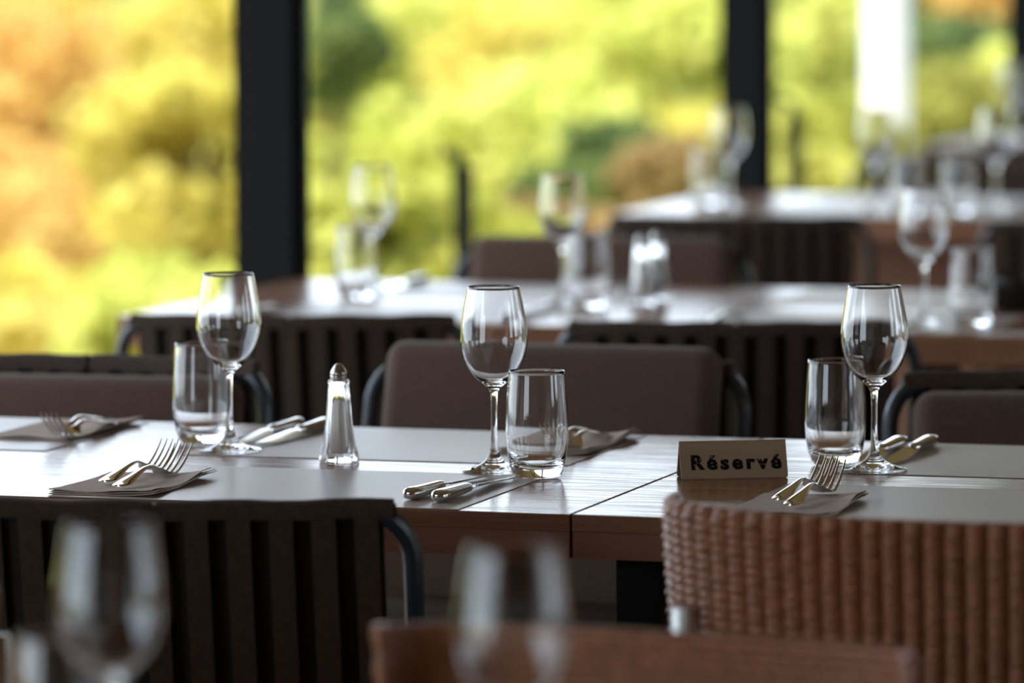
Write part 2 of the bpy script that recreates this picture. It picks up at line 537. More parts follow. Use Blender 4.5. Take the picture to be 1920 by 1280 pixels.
# ------------------------------------------------------------------ glassware
def wine_glass():
    out = smooth_prof([(0.0357, 0.0012), (0.0350, 0.0024), (0.024, 0.0048), (0.012, 0.0105), (0.0058, 0.020), (0.0038, 0.034),
                       (0.0033, 0.055), (0.0035, 0.078), (0.0052, 0.0885), (0.0120, 0.0955), (0.0215, 0.1035), (0.0305, 0.1175),
                       (0.0355, 0.1330), (0.0366, 0.1440), (0.0353, 0.1620), (0.0318, 0.1840), (0.0284, 0.2008)], 5)
    inn = smooth_prof([(0.0276, 0.2008), (0.0309, 0.1840), (0.0344, 0.1620), (0.0357, 0.1440), (0.0346, 0.1335), (0.0296, 0.1188),
                       (0.0205, 0.1057), (0.0110, 0.0992), (0.0045, 0.0975)], 5)
    q = MB(); q.lathe([(0, 0.0022), (0.012, 0.0018), (0.030, 0.0004), (0.0352, 0.0002)] + out + [(0.0280, 0.2012)] + inn + [(0, 0.0973)], 72)
    return q.build('wine_glass', M['glass'], smooth=80)


def tumbler():
    out = smooth_prof([(0.0235, 0.0004), (0.0262, 0.0030), (0.0290, 0.0110), (0.0322, 0.0260), (0.0338, 0.0450), (0.0335, 0.0650),
                       (0.0322, 0.0880), (0.0301, 0.1146)], 5)
    inn = smooth_prof([(0.0291, 0.1146), (0.0311, 0.0880), (0.0323, 0.0650), (0.0324, 0.0450), (0.0302, 0.0270), (0.0255, 0.0165),
                       (0.0170, 0.0122), (0.0080, 0.0110)], 5)
    q = MB(); q.lathe([(0, 0.0012), (0.016, 0.0010), (0.021, 0.0002)] + out + [(0.0296, 0.1151)] + inn + [(0, 0.0108)], 72)
    return q.build('tumbler', M['glass'], smooth=80)


WG = Proto(wine_glass()); TB = Proto(tumbler())


def put_glass(P, px, py, label, cat, group):
    o = P.get(); p = at(px, py); u, v = UV(p)
    on_mat = False
    o.location = (p.x, p.y, TZ + 0.0011)
    o.rotation_euler.z = random.uniform(0, 6)
    return tag(o, label, cat, group)


G1 = 'wine glasses set out on the tables'; G2 = 'water tumblers set out on the tables'
put_glass(WG, 927, 885, 'sharp wine glass in the middle of the focused row, left of its tumbler', 'wine glass', G1)
put_glass(WG, 431, 847, 'sharp wine glass at the left of the focused row, beside the salt shaker', 'wine glass', G1)
put_glass(WG, 1639, 883, 'sharp wine glass at the right of the focused row, behind the forks', 'wine glass', G1)
put_glass(WG, 700, 550, 'blurred wine glass against yellow foliage, left in the second row', 'wine glass', G1)
put_glass(WG, 1055, 573, 'blurred wine glass above the middle of the second row', 'wine glass', G1)
put_glass(WG, 1732, 612, 'blurred wine glass at the right in the second row', 'wine glass', G1)
put_glass(WG, 1367, 390, 'blurred wine glass in front of the right dark window post, third row', 'wine glass', G1)
put_glass(WG, 1640, 395, 'blurred wine glass in front of the white column, third row', 'wine glass', G1)
put_glass(WG, 1866, 393, 'blurred wine glass near the right edge, third row', 'wine glass', G1)
put_glass(WG, 1900, 262, 'farthest blurred wine glass, at the upper right edge', 'wine glass', G1)
put_glass(WG, 210, 1540, 'very large blurred wine glass in the lower left foreground', 'wine glass', G1)
put_glass(WG, 964, 1605, 'very large blurred wine glass in the lower middle foreground', 'wine glass', G1)
put_glass(TB, 1007, 896, 'sharp water tumbler in the middle of the focused row, behind the knife tips', 'tumbler', G2)
put_glass(TB, 379, 831, 'sharp water tumbler at the left, behind the left wine glass', 'tumbler', G2)
put_glass(TB, 1566, 871, 'sharp water tumbler at the right, beside the reserved sign', 'tumbler', G2)
put_glass(TB, 668, 562, 'blurred tumbler against yellow foliage, left in the second row', 'tumbler', G2)
put_glass(TB, 1103, 580, 'blurred tumbler in the middle of the second row, beside the shakers', 'tumbler', G2)
put_glass(TB, 1822, 614, 'blurred tumbler at the right in the second row', 'tumbler', G2)
put_glass(TB, 1325, 386, 'blurred tumbler left of the dark window post, third row', 'tumbler', G2)
put_glass(TB, 1795, 402, 'blurred tumbler at the right in the third row', 'tumbler', G2)
put_glass(TB, 1700, 404, 'blurred tumbler right of the white column, third row', 'tumbler', G2)
put_glass(TB, 112, 1500, 'large blurred tumbler at the lower left corner', 'tumbler', G2)


# ------------------------------------------------------------------ salt and pepper shakers
def shaker(fill_mat, fill_name):
    root = empty('salt_shaker' if fill_name == 'salt' else 'pepper_shaker')
    n = 12; prof = [(0.0225, 0.0), (0.0232, 0.004), (0.0215, 0.009), (0.0185, 0.020), (0.0158, 0.040), (0.0135, 0.065), (0.0118, 0.083), (0.0124, 0.0865), (0.0118, 0.0895), (0.0095, 0.0905)]
    vs = []; fs = []
    inner = [(0.0070, 0.0905), (0.0085, 0.080), (0.0105, 0.060), (0.0125, 0.035), (0.0138, 0.014), (0.0120, 0.0085)]
    q = MB()
    # fluted outer wall: 24 ring points, alternate ones pulled in
    def ring(r, z, k):
        return [(r * (1 - (k if j % 2 else 0)) * math.cos(PI * j / n), r * (1 - (k if j % 2 else 0)) * math.sin(PI * j / n), z) for j in range(2 * n)]
    for r, z in prof: vs += ring(r, z, 0.075 if 0.002 < z < 0.085 else 0.02)
    for r, z in inner: vs += ring(r, z, 0.0)
    R = 2 * n; rows = len(prof) + len(inner)
    for i in range(rows - 1):
        for j in range(R):
            k = (j + 1) % R
            fs.append((i * R + j, i * R + k, (i + 1) * R + k, (i + 1) * R + j))
    fs.append(tuple(range(R))); fs.append(tuple(range((rows - 1) * R, rows * R)))
    q.add(vs, fs); q.build('faceted_glass_body', M['glass'], root, smooth=25)
    q = MB()
    pr_ = [(0, 0.0092), (0.0112, 0.0092), (0.0130, 0.0145), (0.0117, 0.036), (0.0100, 0.058)]
    rows_ = []
    q.lathe(pr_ + [(0.0070, 0.0655), (0, 0.067)], 32)
    for i, p in enumerate(q.v):
        if p.z > 0.06: p.z += 0.0022 * math.sin(p.x * 420 + 1) - p.x * 0.22
    q.build(fill_name + '_filling', fill_mat, root)
    q = MB()
    q.lathe([(0, 0.0890), (0.0090, 0.0890), (0.0094, 0.0900), (0.0094, 0.0950), (0.0089, 0.0957), (0.0094, 0.0966), (0.0092, 0.0985),
             (0.0078, 0.1015), (0.0052, 0.1055), (0.0030, 0.1078), (0.0012, 0.1086), (0, 0.1087)], 32)
    q.build('metal_cap', M['cap_steel'], root)
    q = MB()
    for k in range(5):
        a = 2 * PI * k / 5; r = 0.0022
        q.lathe([(0, 0.1079), (0.0005, 0.1079), (0.0005, 0.1086), (0, 0.1086)], 8, r * math.cos(a), r * math.sin(a))
    q.build('cap_holes', M['letter'], root, smooth=0)
    return root


s1 = shaker(M['salt'], 'salt'); p = at(636, 865); s1.location = (p.x, p.y, TZ + 0.0008); s1.rotation_euler.z = 0.3
tag(s1, 'glass salt shaker with a metal cap, sharp, between the left and middle wine glasses', 'salt shaker', 'salt shakers')
register(s1); s2 = copy_tree(s1); p = at(1203, 571); s2.location = (p.x, p.y, TZ + 0.0008)
tag(s2, 'blurred glass salt shaker in the second row, right of the middle tumbler', 'salt shaker', 'salt shakers')
s3 = shaker(M['pepper'], 'pepper'); p = at(1231, 564); s3.location = (p.x, p.y, TZ + 0.0008)
tag(s3, 'blurred dark pepper shaker just behind the salt shaker in the second row', 'pepper shaker')


M['dark_glaze'] = mat('dark_glaze', (0.012, 0.011, 0.011), 0.3)
q = MB(); q.lathe(smooth_prof([(0, 0.001), (0.030, 0.0005), (0.045, 0.012), (0.056, 0.036), (0.058, 0.050), (0.055, 0.050), (0.052, 0.036), (0.040, 0.015), (0.020, 0.006), (0, 0.005)], 4), 40)
o = q.build('bowl', M['dark_glaze']); p = at(1905, 582); o.location = (p.x, p.y, TZ + 0.0005)
tag(o, 'small dark bowl at the right edge of the second row', 'bowl')


# ------------------------------------------------------------------ cutlery (local: handle end at the origin, head along +y)
def fork():
    q = MB()
    secs = [(0.000, 0.0040, 0.0040, 0.0016), (0.004, 0.0042, 0.0085, 0.0020), (0.014, 0.0050, 0.0100, 0.0022), (0.030, 0.0078, 0.0085, 0.0023), (0.055, 0.0118, 0.0055, 0.0025),
            (0.080, 0.0150, 0.0038, 0.0028), (0.095, 0.0150, 0.0034, 0.0030), (0.108, 0.0118, 0.0045, 0.0026), (0.118, 0.0070, 0.0085, 0.0020), (0.128, 0.0034, 0.0118, 0.0017),
            (0.137, 0.0024, 0.0126, 0.0015), (0.143, 0.0030, 0.0126, 0.0014)]
    secs = smooth_prof(secs, 4)
    n = 8; vs = []; fs = []
    for (y, z, hw, t) in secs:
        for j in range(n):
            a = 2 * PI * j / n
            vs.append((hw * math.cos(a), y, z + t * 0.55 * math.sin(a) + (0.0010 * (math.cos(a)) ** 2 if y > 0.11 else 0)))
    for i in range(len(secs) - 1):
        for j in range(n):
            k = (j + 1) % n; fs.append((i * n + j, i * n + k, (i + 1) * n + k, (i + 1) * n + j))
    fs.append(tuple(reversed(range(n)))); fs.append(tuple(range((len(secs) - 1) * n, len(secs) * n)))
    q.add(vs, fs)
    for k in range(4):
        x0 = (k - 1.5) * 0.0066
        path = smooth_prof([(x0, 0.140, 0.0030), (x0 * 1.0, 0.152, 0.0062), (x0 * 1.0, 0.168, 0.0135), (x0 * 1.0, 0.182, 0.0225), (x0, 0.191, 0.0300)], 4)
        m_ = len(path); vs = []; fs = []
        for i, (x, y, z) in enumerate(path):
            s = i / (m_ - 1); w = 0.0020 * (1 - 0.70 * s ** 1.6); t = 0.0010 * (1 - 0.45 * s)
            dy, dz = (0.55, 0.83) if s > 0.5 else (0.85, 0.5)
            for j in range(6):
                a = 2 * PI * j / 6
                vs.append((x + w * math.cos(a), y - t * math.sin(a) * dz, z + t * math.sin(a) * dy))
        for i in range(m_ - 1):
            for j in range(6):
                kk = (j + 1) % 6; fs.append((i * 6 + j, i * 6 + kk, (i + 1) * 6 + kk, (i + 1) * 6 + j))
        fs.append(tuple(reversed(range(6)))); fs.append(tuple(range((m_ - 1) * 6, m_ * 6)))
        q.add(vs, fs)
    return q.build('fork', M['steel'], smooth=60)


def knife():
    root = empty('table_knife')
    secs = smooth_prof([(0.000, 0.0020, 0.0018), (0.002, 0.0066, 0.0046), (0.008, 0.0092, 0.0062), (0.020, 0.0098, 0.0066), (0.050, 0.0088, 0.0060), (0.078, 0.0076, 0.0054),
                        (0.090, 0.0070, 0.0050), (0.096, 0.0052, 0.0036), (0.100, 0.0040, 0.0022)], 4)
    n = 20; vs = []; fs = []
    for (y, hw, hh) in secs:
        for j in range(n):
            a = 2 * PI * j / n
            c = math.copysign(abs(math.cos(a)) ** 0.75, math.cos(a)); s = math.copysign(abs(math.sin(a)) ** 0.75, math.sin(a))
            vs.append((hw * c, y, 0.0067 + hh * s))
    for i in range(len(secs) - 1):
        for j in range(n):
            k = (j + 1) % n; fs.append((i * n + j, i * n + k, (i + 1) * n + k, (i + 1) * n + j))
    fs.append(tuple(reversed(range(n)))); fs.append(tuple(range((len(secs) - 1) * n, len(secs) * n)))
    q = MB(); q.add(vs, fs); q.build('handle', M['steel'], root, smooth=60)
    # blade: flat, straight back, curved cutting edge, tip slightly dropped to the table
    q = MB(); vs = []; fs = []
    bl = smooth_prof([(0.098, -0.0045, 0.0045), (0.104, -0.0085, 0.0075), (0.112, -0.0098, 0.0082), (0.150, -0.0105, 0.0088), (0.185, -0.0100, 0.0092), (0.205, -0.0070, 0.0094), (0.218, -0.0010, 0.0090), (0.224, 0.0060, 0.0078)], 4)
    for (y, xa, xb) in bl:
        s = (y - 0.098) / 0.126; z = 0.0067 - 0.0045 * s; t = 0.0011 * (1 - 0.5 * s)
        tilt = 0.10
        vs += [(xa, y, z + xa * tilt), ((xa + xb) / 2, y, z + t + (xa + xb) / 2 * tilt), (xb, y, z + t + xb * tilt),
               (xb, y, z - t + xb * tilt), ((xa + xb) / 2, y, z - t + (xa + xb) / 2 * tilt)]
    for i in range(len(bl) - 1):
        for j in range(5):
            k = (j + 1) % 5; fs.append((i * 5 + j, i * 5 + k, (i + 1) * 5 + k, (i + 1) * 5 + j))
    fs.append((4, 3, 2, 1, 0)); fs.append(tuple(range((len(bl) - 1) * 5, len(bl) * 5)))
    q.add(vs, fs); q.build('blade', M['steel'], root, smooth=30)
    return root


FK = Proto(fork()); KN = Proto(knife())


def lay(P, u, v, dirn, label, cat, group, dz=0.0012, da=0.0):
    """dirn +1: head points away from the camera; -1: head points to the camera"""
    o = P.get(); o.location = W(u, v, TZ + dz)
    o.rotation_euler.z = (-TH if dirn > 0 else -TH + PI) + da
    return tag(o, label, cat, group)


GF = 'forks laid on napkins'; GK = 'table knives laid in pairs'
NZ = 0.0046
lay(FK, -0.540, 0.082, 1, 'left fork of the pair on the near left napkin, tines up', 'fork', GF, NZ)
lay(FK, -0.510, 0.046, 1, 'right fork of the pair on the near left napkin, nearest the camera', 'fork', GF, NZ)
lay(FK, 0.188, 0.112, 1, 'left fork of the pair in front of the right wine glass', 'fork', GF, NZ, -0.03)
lay(FK, 0.212, 0.068, 1, 'right fork of the pair in front of the right wine glass', 'fork', GF, NZ, 0.0)
lay(FK, -0.788, 0.700, -1, 'rear fork on the napkin at the far left corner', 'fork', GF, NZ, 0.03)
lay(FK, -0.762, 0.655, -1, 'front fork on the napkin at the far left corner, tines at the left edge', 'fork', GF, NZ, 0.0)
lay(FK, -0.190, 0.720, -1, 'rear fork behind the middle tumbler, seen partly through its glass', 'fork', GF, NZ, 0.02)
lay(FK, -0.166, 0.685, -1, 'front fork right of the middle tumbler on the far napkin', 'fork', GF, NZ, 0.0)

lay(KN, -0.193, 0.058, 1, 'left knife of the pair in front of the middle wine glass', 'knife', GK, 0.0012, -0.045)
lay(KN, -0.158, 0.046, 1, 'right knife of the pair in front of the middle tumbler', 'knife', GK, 0.0012, -0.03)
lay(KN, -0.557, 0.735, -1, 'left knife on the far side between the left wine glass and the salt shaker', 'knife', GK, 0.0012, 0.0)
lay(KN, -0.524, 0.740, -1, 'knife on the far side whose handle ends behind the salt shaker', 'knife', GK, 0.0012, 0.0)
lay(KN, 0.176, 0.715, -1, 'left knife on the far side behind the right wine glass', 'knife', GK, 0.0012, 0.0)
lay(KN, 0.207, 0.735, -1, 'right knife on the far side, right of the right wine glass', 'knife', GK, 0.0012, 0.0)
lay(KN, -0.790, 0.120, 1, 'knife whose tip just enters the left edge of the view', 'knife', GK, 0.0001, 0.0)
# second row cutlery (far out of focus)
lay(KN, -1.19, 2.27, 1, 'blurred knife at the left end of the second row', 'knife', GK, 0.0001)
lay(KN, -0.78, 2.27, 1, 'blurred knife on the near edge of the second row, beside the middle tumbler', 'knife', GK, 0.0012)
lay(FK, -0.47, 2.27, 1, 'blurred fork on the near edge of the second row, right of the shakers', 'fork', GF, 0.0012)
lay(KN, -1.15, 2.98, -1, 'blurred knife on the far edge of the second row, left seat', 'knife', GK, 0.0012)
lay(FK, -0.76, 2.97, -1, 'blurred fork on the far edge of the second row', 'fork', GF, 0.0012)

# ------------------------------------------------------------------ reserved sign: a folded metal tent
A = at(1278, 899); B_ = at(1478, 895)
dx = (B_ - A); sw = dx.length; yaw = math.atan2(dx.y, dx.x)
root = empty('reserved_sign', ((A + B_) / 2 + Vector((-math.sin(yaw), math.cos(yaw), 0)) * 0.0165 + Vector((0, 0, 0.0002))), yaw)
hd = 0.0165; hh = 0.0385; hw = sw / 2; t = 0.0005; r = 0.0028
q = MB()
for sgn in (-1, 1):
    ys = sgn * hd
    n_ = Vector((0, sgn * hh, hd)).normalized() * t
    outl = []
    for (cx, cz, a0) in ((-hw + r, r, PI), (hw - r, r, 1.5 * PI)):
        for k in range(6):
            a = a0 + (PI / 2) * k / 5
            outl.append((cx + r * math.cos(a), cz + r * math.sin(a)))
    outl += [(hw, hh), (-hw, hh)]
    pts = [Vector((x, ys * (1 - z / hh), z)) for x, z in outl]
    N = len(pts)
    vs = [p + n_ for p in pts] + [p - n_ for p in pts]
    fs = [tuple(range(N)), tuple(reversed(range(N, 2 * N)))] + [(i, (i + 1) % N, N + (i + 1) % N, N + i) for i in range(N)]
    q.add(vs, fs)
for i in range(5):
    pass
q.tube([(-hw, 0, hh), (hw, 0, hh)], 0.0009, 8)
q.build('folded_sheet', M['sign'], root, smooth=30)
cu = bpy.data.curves.new('reserved_text', 'FONT'); cu.body = 'R\u00e9serv\u00e9'
cu.size = 0.0225; cu.align_x = 'CENTER'; cu.extrude = 0.00008; cu.offset = 0.0007; cu.space_character = 1.36
cu.resolution_u = 4
to = bpy.data.objects.new('tmp_text', cu); COL.objects.link(to)
bpy.context.view_layer.update()
me = bpy.data.meshes.new_from_object(to.evaluated_get(bpy.context.evaluated_depsgraph_get()))
bpy.data.objects.remove(to)
lt = bpy.data.objects.new('lettering', me); COL.objects.link(lt)
me.materials.clear(); me.materials.append(M['letter'])
lt.parent = root
ang = math.atan2(hh, hd)
nrm = Vector((0, -hh, hd)).normalized()
lt.rotation_euler = (ang, 0, 0)
base = Vector((0.002, -hd * (1 - 0.0098 / hh), 0.0098)) + nrm * (t + 0.0001)
lt.location = base
base_v = [v.co.copy() for v in me.vertices]; base_f = [tuple(p_.vertices) for p_ in me.polygons]
av = []; af = []
for kk, dx_ in enumerate((-0.00055, -0.0002, 0.0002, 0.00055)):
    off = len(av); av += [(v.x + dx_, v.y, v.z + kk * 0.00001) for v in base_v]; af += [tuple(i + off for i in f_) for f_ in base_f]
me = bpy.data.meshes.new('lettering'); me.from_pydata(av, [], af); me.materials.append(M['letter']); lt.data = me
xs = [v.co.x for v in me.vertices]
sc_ = 0.0985 / (max(xs) - min(xs))
lt.scale = (sc_, sc_, 1)
lt['label'] = 'black lettering reading R\u00e9serv\u00e9'
tag(root, 'small bronze-grey folded metal sign reading R\u00e9serv\u00e9', 'sign')


# ------------------------------------------------------------------ strap chairs
ZT = 0.785


def back_y(x, z):
    return -0.195 - 0.095 * (z - 0.45) / (ZT - 0.45) + 0.030 * (x / 0.23) ** 2


def make_strap_chair(cushion=None):
    """cushion: None or how far (m) the back cushion rises above the straps"""
    root = empty('strap_chair')
    # metal frame: one bent tube per side, back legs rising to the top rail
    q = MB()
    for sx in (-1, 1):
        pts = [(sx * 0.235, back_y(0.23, 0.45), 0.44)]
        for z in (0.50, 0.56, 0.62, 0.68, 0.72): pts.append((sx * 0.245, back_y(0.23, z), z))
        for k in range(1, 7):
            a = (PI / 2) * k / 6
            z = 0.72 + 0.052 * math.sin(a); x = 0.245 - 0.040 * (1 - math.cos(a))
            pts.append((sx * x, back_y(x, z), z))
        q.tube(pts, 0.0095, 10)
    q.tube([(x * 0.23 / 6, back_y(x * 0.23 / 6, ZT - 0.012), ZT - 0.012) for x in range(-6, 7)], 0.0085, 10)
    q.tube([(x * 0.23 / 6, back_y(x * 0.23 / 6, 0.46), 0.46) for x in range(-6, 7)], 0.0085, 10)
    q.build('back_frame', M['frame'], root)
    q = MB()
    loop = [(-0.22, -0.20, 0.42), (0.22, -0.20, 0.42), (0.235, 0.21, 0.43), (-0.235, 0.21, 0.43), (-0.22, -0.20, 0.42)]
    q.tube(loop, 0.010, 8); q.build('seat_frame', M['frame'], root)
    for sx in (-1, 1):
        q = MB(); q.tube([(sx * 0.235, -0.195, 0.44), (sx * 0.24, -0.21, 0.25), (sx * 0.25, -0.26, 0.0)], [0.010, 0.010, 0.008], 8)
        q.build('leg', M['frame'], root)
        q = MB(); q.tube([(sx * 0.235, 0.205, 0.43), (sx * 0.24, 0.215, 0.22), (sx * 0.245, 0.225, 0.0)], [0.010, 0.010, 0.008], 8)
        q.build('leg', M['frame'], root)
    # webbing of the back
    q = MB(); ns = 11; pitch = 0.446 / ns
    for i in range(ns):
        xc = -0.223 + pitch * (i + 0.5)
        w2 = 0.0125
        for side in (-1, 1):
            xc = -0.223 + pitch * (i + 0.5) + (pitch / 2 if side > 0 else 0)
            if i == ns - 1 and side > 0: continue
            w2 = 0.0115 if side < 0 else 0.0118
            vs = []; fs = []
            zs = [0.455 + (ZT - 0.002 - 0.455) * k / 8 for k in range(9)]
            for z in zs:
                for x in (xc - w2, xc + w2):
                    yb = back_y(x, z)
                    vs.append((x, yb + side * 0.0105, z)); vs.append((x, yb + side * 0.0085, z))
            for k in range(8):
                a = k * 4
                fs += [(a, a + 2, a + 6, a + 4), (a + 1, a + 5, a + 7, a + 3), (a, a + 4, a + 5, a + 1), (a + 2, a + 3, a + 7, a + 6)]
            fs += [(0, 1, 3, 2), (32, 34, 35, 33)]
            q.add(vs, fs)
    # wide band over the top rail, in two pieces that meet near the middle
    for (xa, xb) in ((-0.228, -0.003), (0.003, 0.228)):
        prof = [(0.0118, -0.017), (0.0118, -0.008), (0.0095, -0.001), (0.004, 0.0015), (-0.004, 0.0015), (-0.0095, -0.001), (-0.0118, -0.008), (-0.0118, -0.017),
                (-0.0095, -0.017), (-0.0085, -0.006), (0.0085, -0.006), (0.0095, -0.017)]
        n_ = len(prof); vs = []; fs = []; K = 9
        for k in range(K):
            x = xa + (xb - xa) * k / (K - 1)
            sag = -0.0022 * math.cos(2 * PI * (x + 0.2) / 0.11) * 0.5
            for (dy, dz) in prof:
                vs.append((x, back_y(x, ZT + dz) + dy, ZT + dz + sag))
        for k in range(K - 1):
            for j in range(n_):
                jj = (j + 1) % n_; fs.append((k * n_ + j, k * n_ + jj, (k + 1) * n_ + jj, (k + 1) * n_ + j))
        fs.append(tuple(range(n_))); fs.append(tuple(reversed(range((K - 1) * n_, K * n_))))
        q.add(vs, fs)
    q.build('backrest_webbing', M['strap'], root, smooth=40)
    q = MB(); vs = []; fs = []
    for k in range(9):
        z = 0.47 + (ZT - 0.012 - 0.47) * k / 8
        for i in range(13):
            x = -0.218 + 0.436 * i / 12
            vs += [(x, back_y(x, z) - 0.0012, z), (x, back_y(x, z) + 0.0012, z)]
    for k in range(8):
        for i in range(12):
            a = (k * 13 + i) * 2
            fs += [(a, a + 2, a + 28, a + 26), (a + 1, a + 27, a + 29, a + 3)]
    q.add(vs, fs); q.build('inner_lining', M['lining'], root, smooth=40)
    q = MB()
    for i in range(9):
        y0 = -0.19 + i * 0.044
        q.box(-0.23, 0.23, y0, y0 + 0.030, 0.430, 0.433)
    q.build('seat_webbing', M['strap'], root, smooth=0)
    if cushion is not None:
        T = (Matrix.Translation((0, back_y(0, 0.62) + 0.052, ZT + cushion - 0.19)) @ Matrix.Rotation(math.atan(0.095 / 0.335), 4, 'X'))
        q = MB(); q.rbox(0, 0, 0, 0.436, 0.062, 0.385, 0.026, 4, T)
        q.build('back_cushion', M['cushion'], root, smooth=60)
        q = MB(); q.rbox(0, 0.035, 0.466, 0.44, 0.40, 0.062, 0.026, 4); q.build('seat_cushion', M['seat_cloth'], root, smooth=60)
    return root


def seat_chair(P, corner, px, py, yaw, away, label, zt=ZT, cat='chair', group='webbed dining chairs'):
    """stand a chair so that the image-left/right top corner of its back shows at (px, py)"""
    o = P.get()
    rz = (FACE_AWAY if away else FACE_NEAR) + math.radians(yaw)
    p = at(px, py, zt)
    sx = (-1 if corner == 'L' else 1) * (1 if away else -1)
    loc = Vector((sx * 0.232, back_y(0.23, zt), 0))
    R_ = Matrix.Rotation(rz, 3, 'Z')
    c = Vector((p.x, p.y, 0)) - R_ @ loc
    o.location = (c.x, c.y, 0); o.rotation_euler = (0, 0, rz)
    return tag(o, label, cat, group)


PC = Proto(make_strap_chair(None)); PQ = Proto(make_strap_chair(0.024)); PL = Proto(make_strap_chair(-0.016))
seat_chair(PC, 'R', 745, 936, 13, True, 'dark webbed chair in the lower left, its back to the camera')
seat_chair(PQ, 'L', 722, 664, 0, False, 'webbed chair with a tall brown back cushion, facing the camera in the middle')
seat_chair(PL, 'R', 486, 676, 4, False, 'webbed chair with a low brown back cushion at the far left of the focused row')
seat_chair(PL, 'L', 1688, 700, 16, False, 'webbed chair with a brown back cushion at the right edge, behind the focused row')
seat_chair(PC, 'L', 240, 588, 12, True, 'blurred webbed chair at the second row, left, its back to the camera')
seat_chair(PC, 'L', 1062, 602, 15, True, 'blurred webbed chair at the second row, right, its back to the camera')
seat_chair(PQ, 'L', 874, 462, 8, False, 'blurred cushioned chair on the far side of the second row')
seat_chair(PC, 'L', 1142, 404, 12, True, 'blurred webbed chair at the third row, its back to the camera')
seat_chair(PC, 'L', 1852, 412, 12, True, 'blurred webbed chair at the third row, cut by the right edge')
seat_chair(PC, 'L', 1612, 300, 6, False, 'blurred dark chair on the far side of the third row, behind the white column')
seat_chair(PC, 'L', 1738, 278, 8, True, 'farthest blurred dark chair at the right, beside the last table')


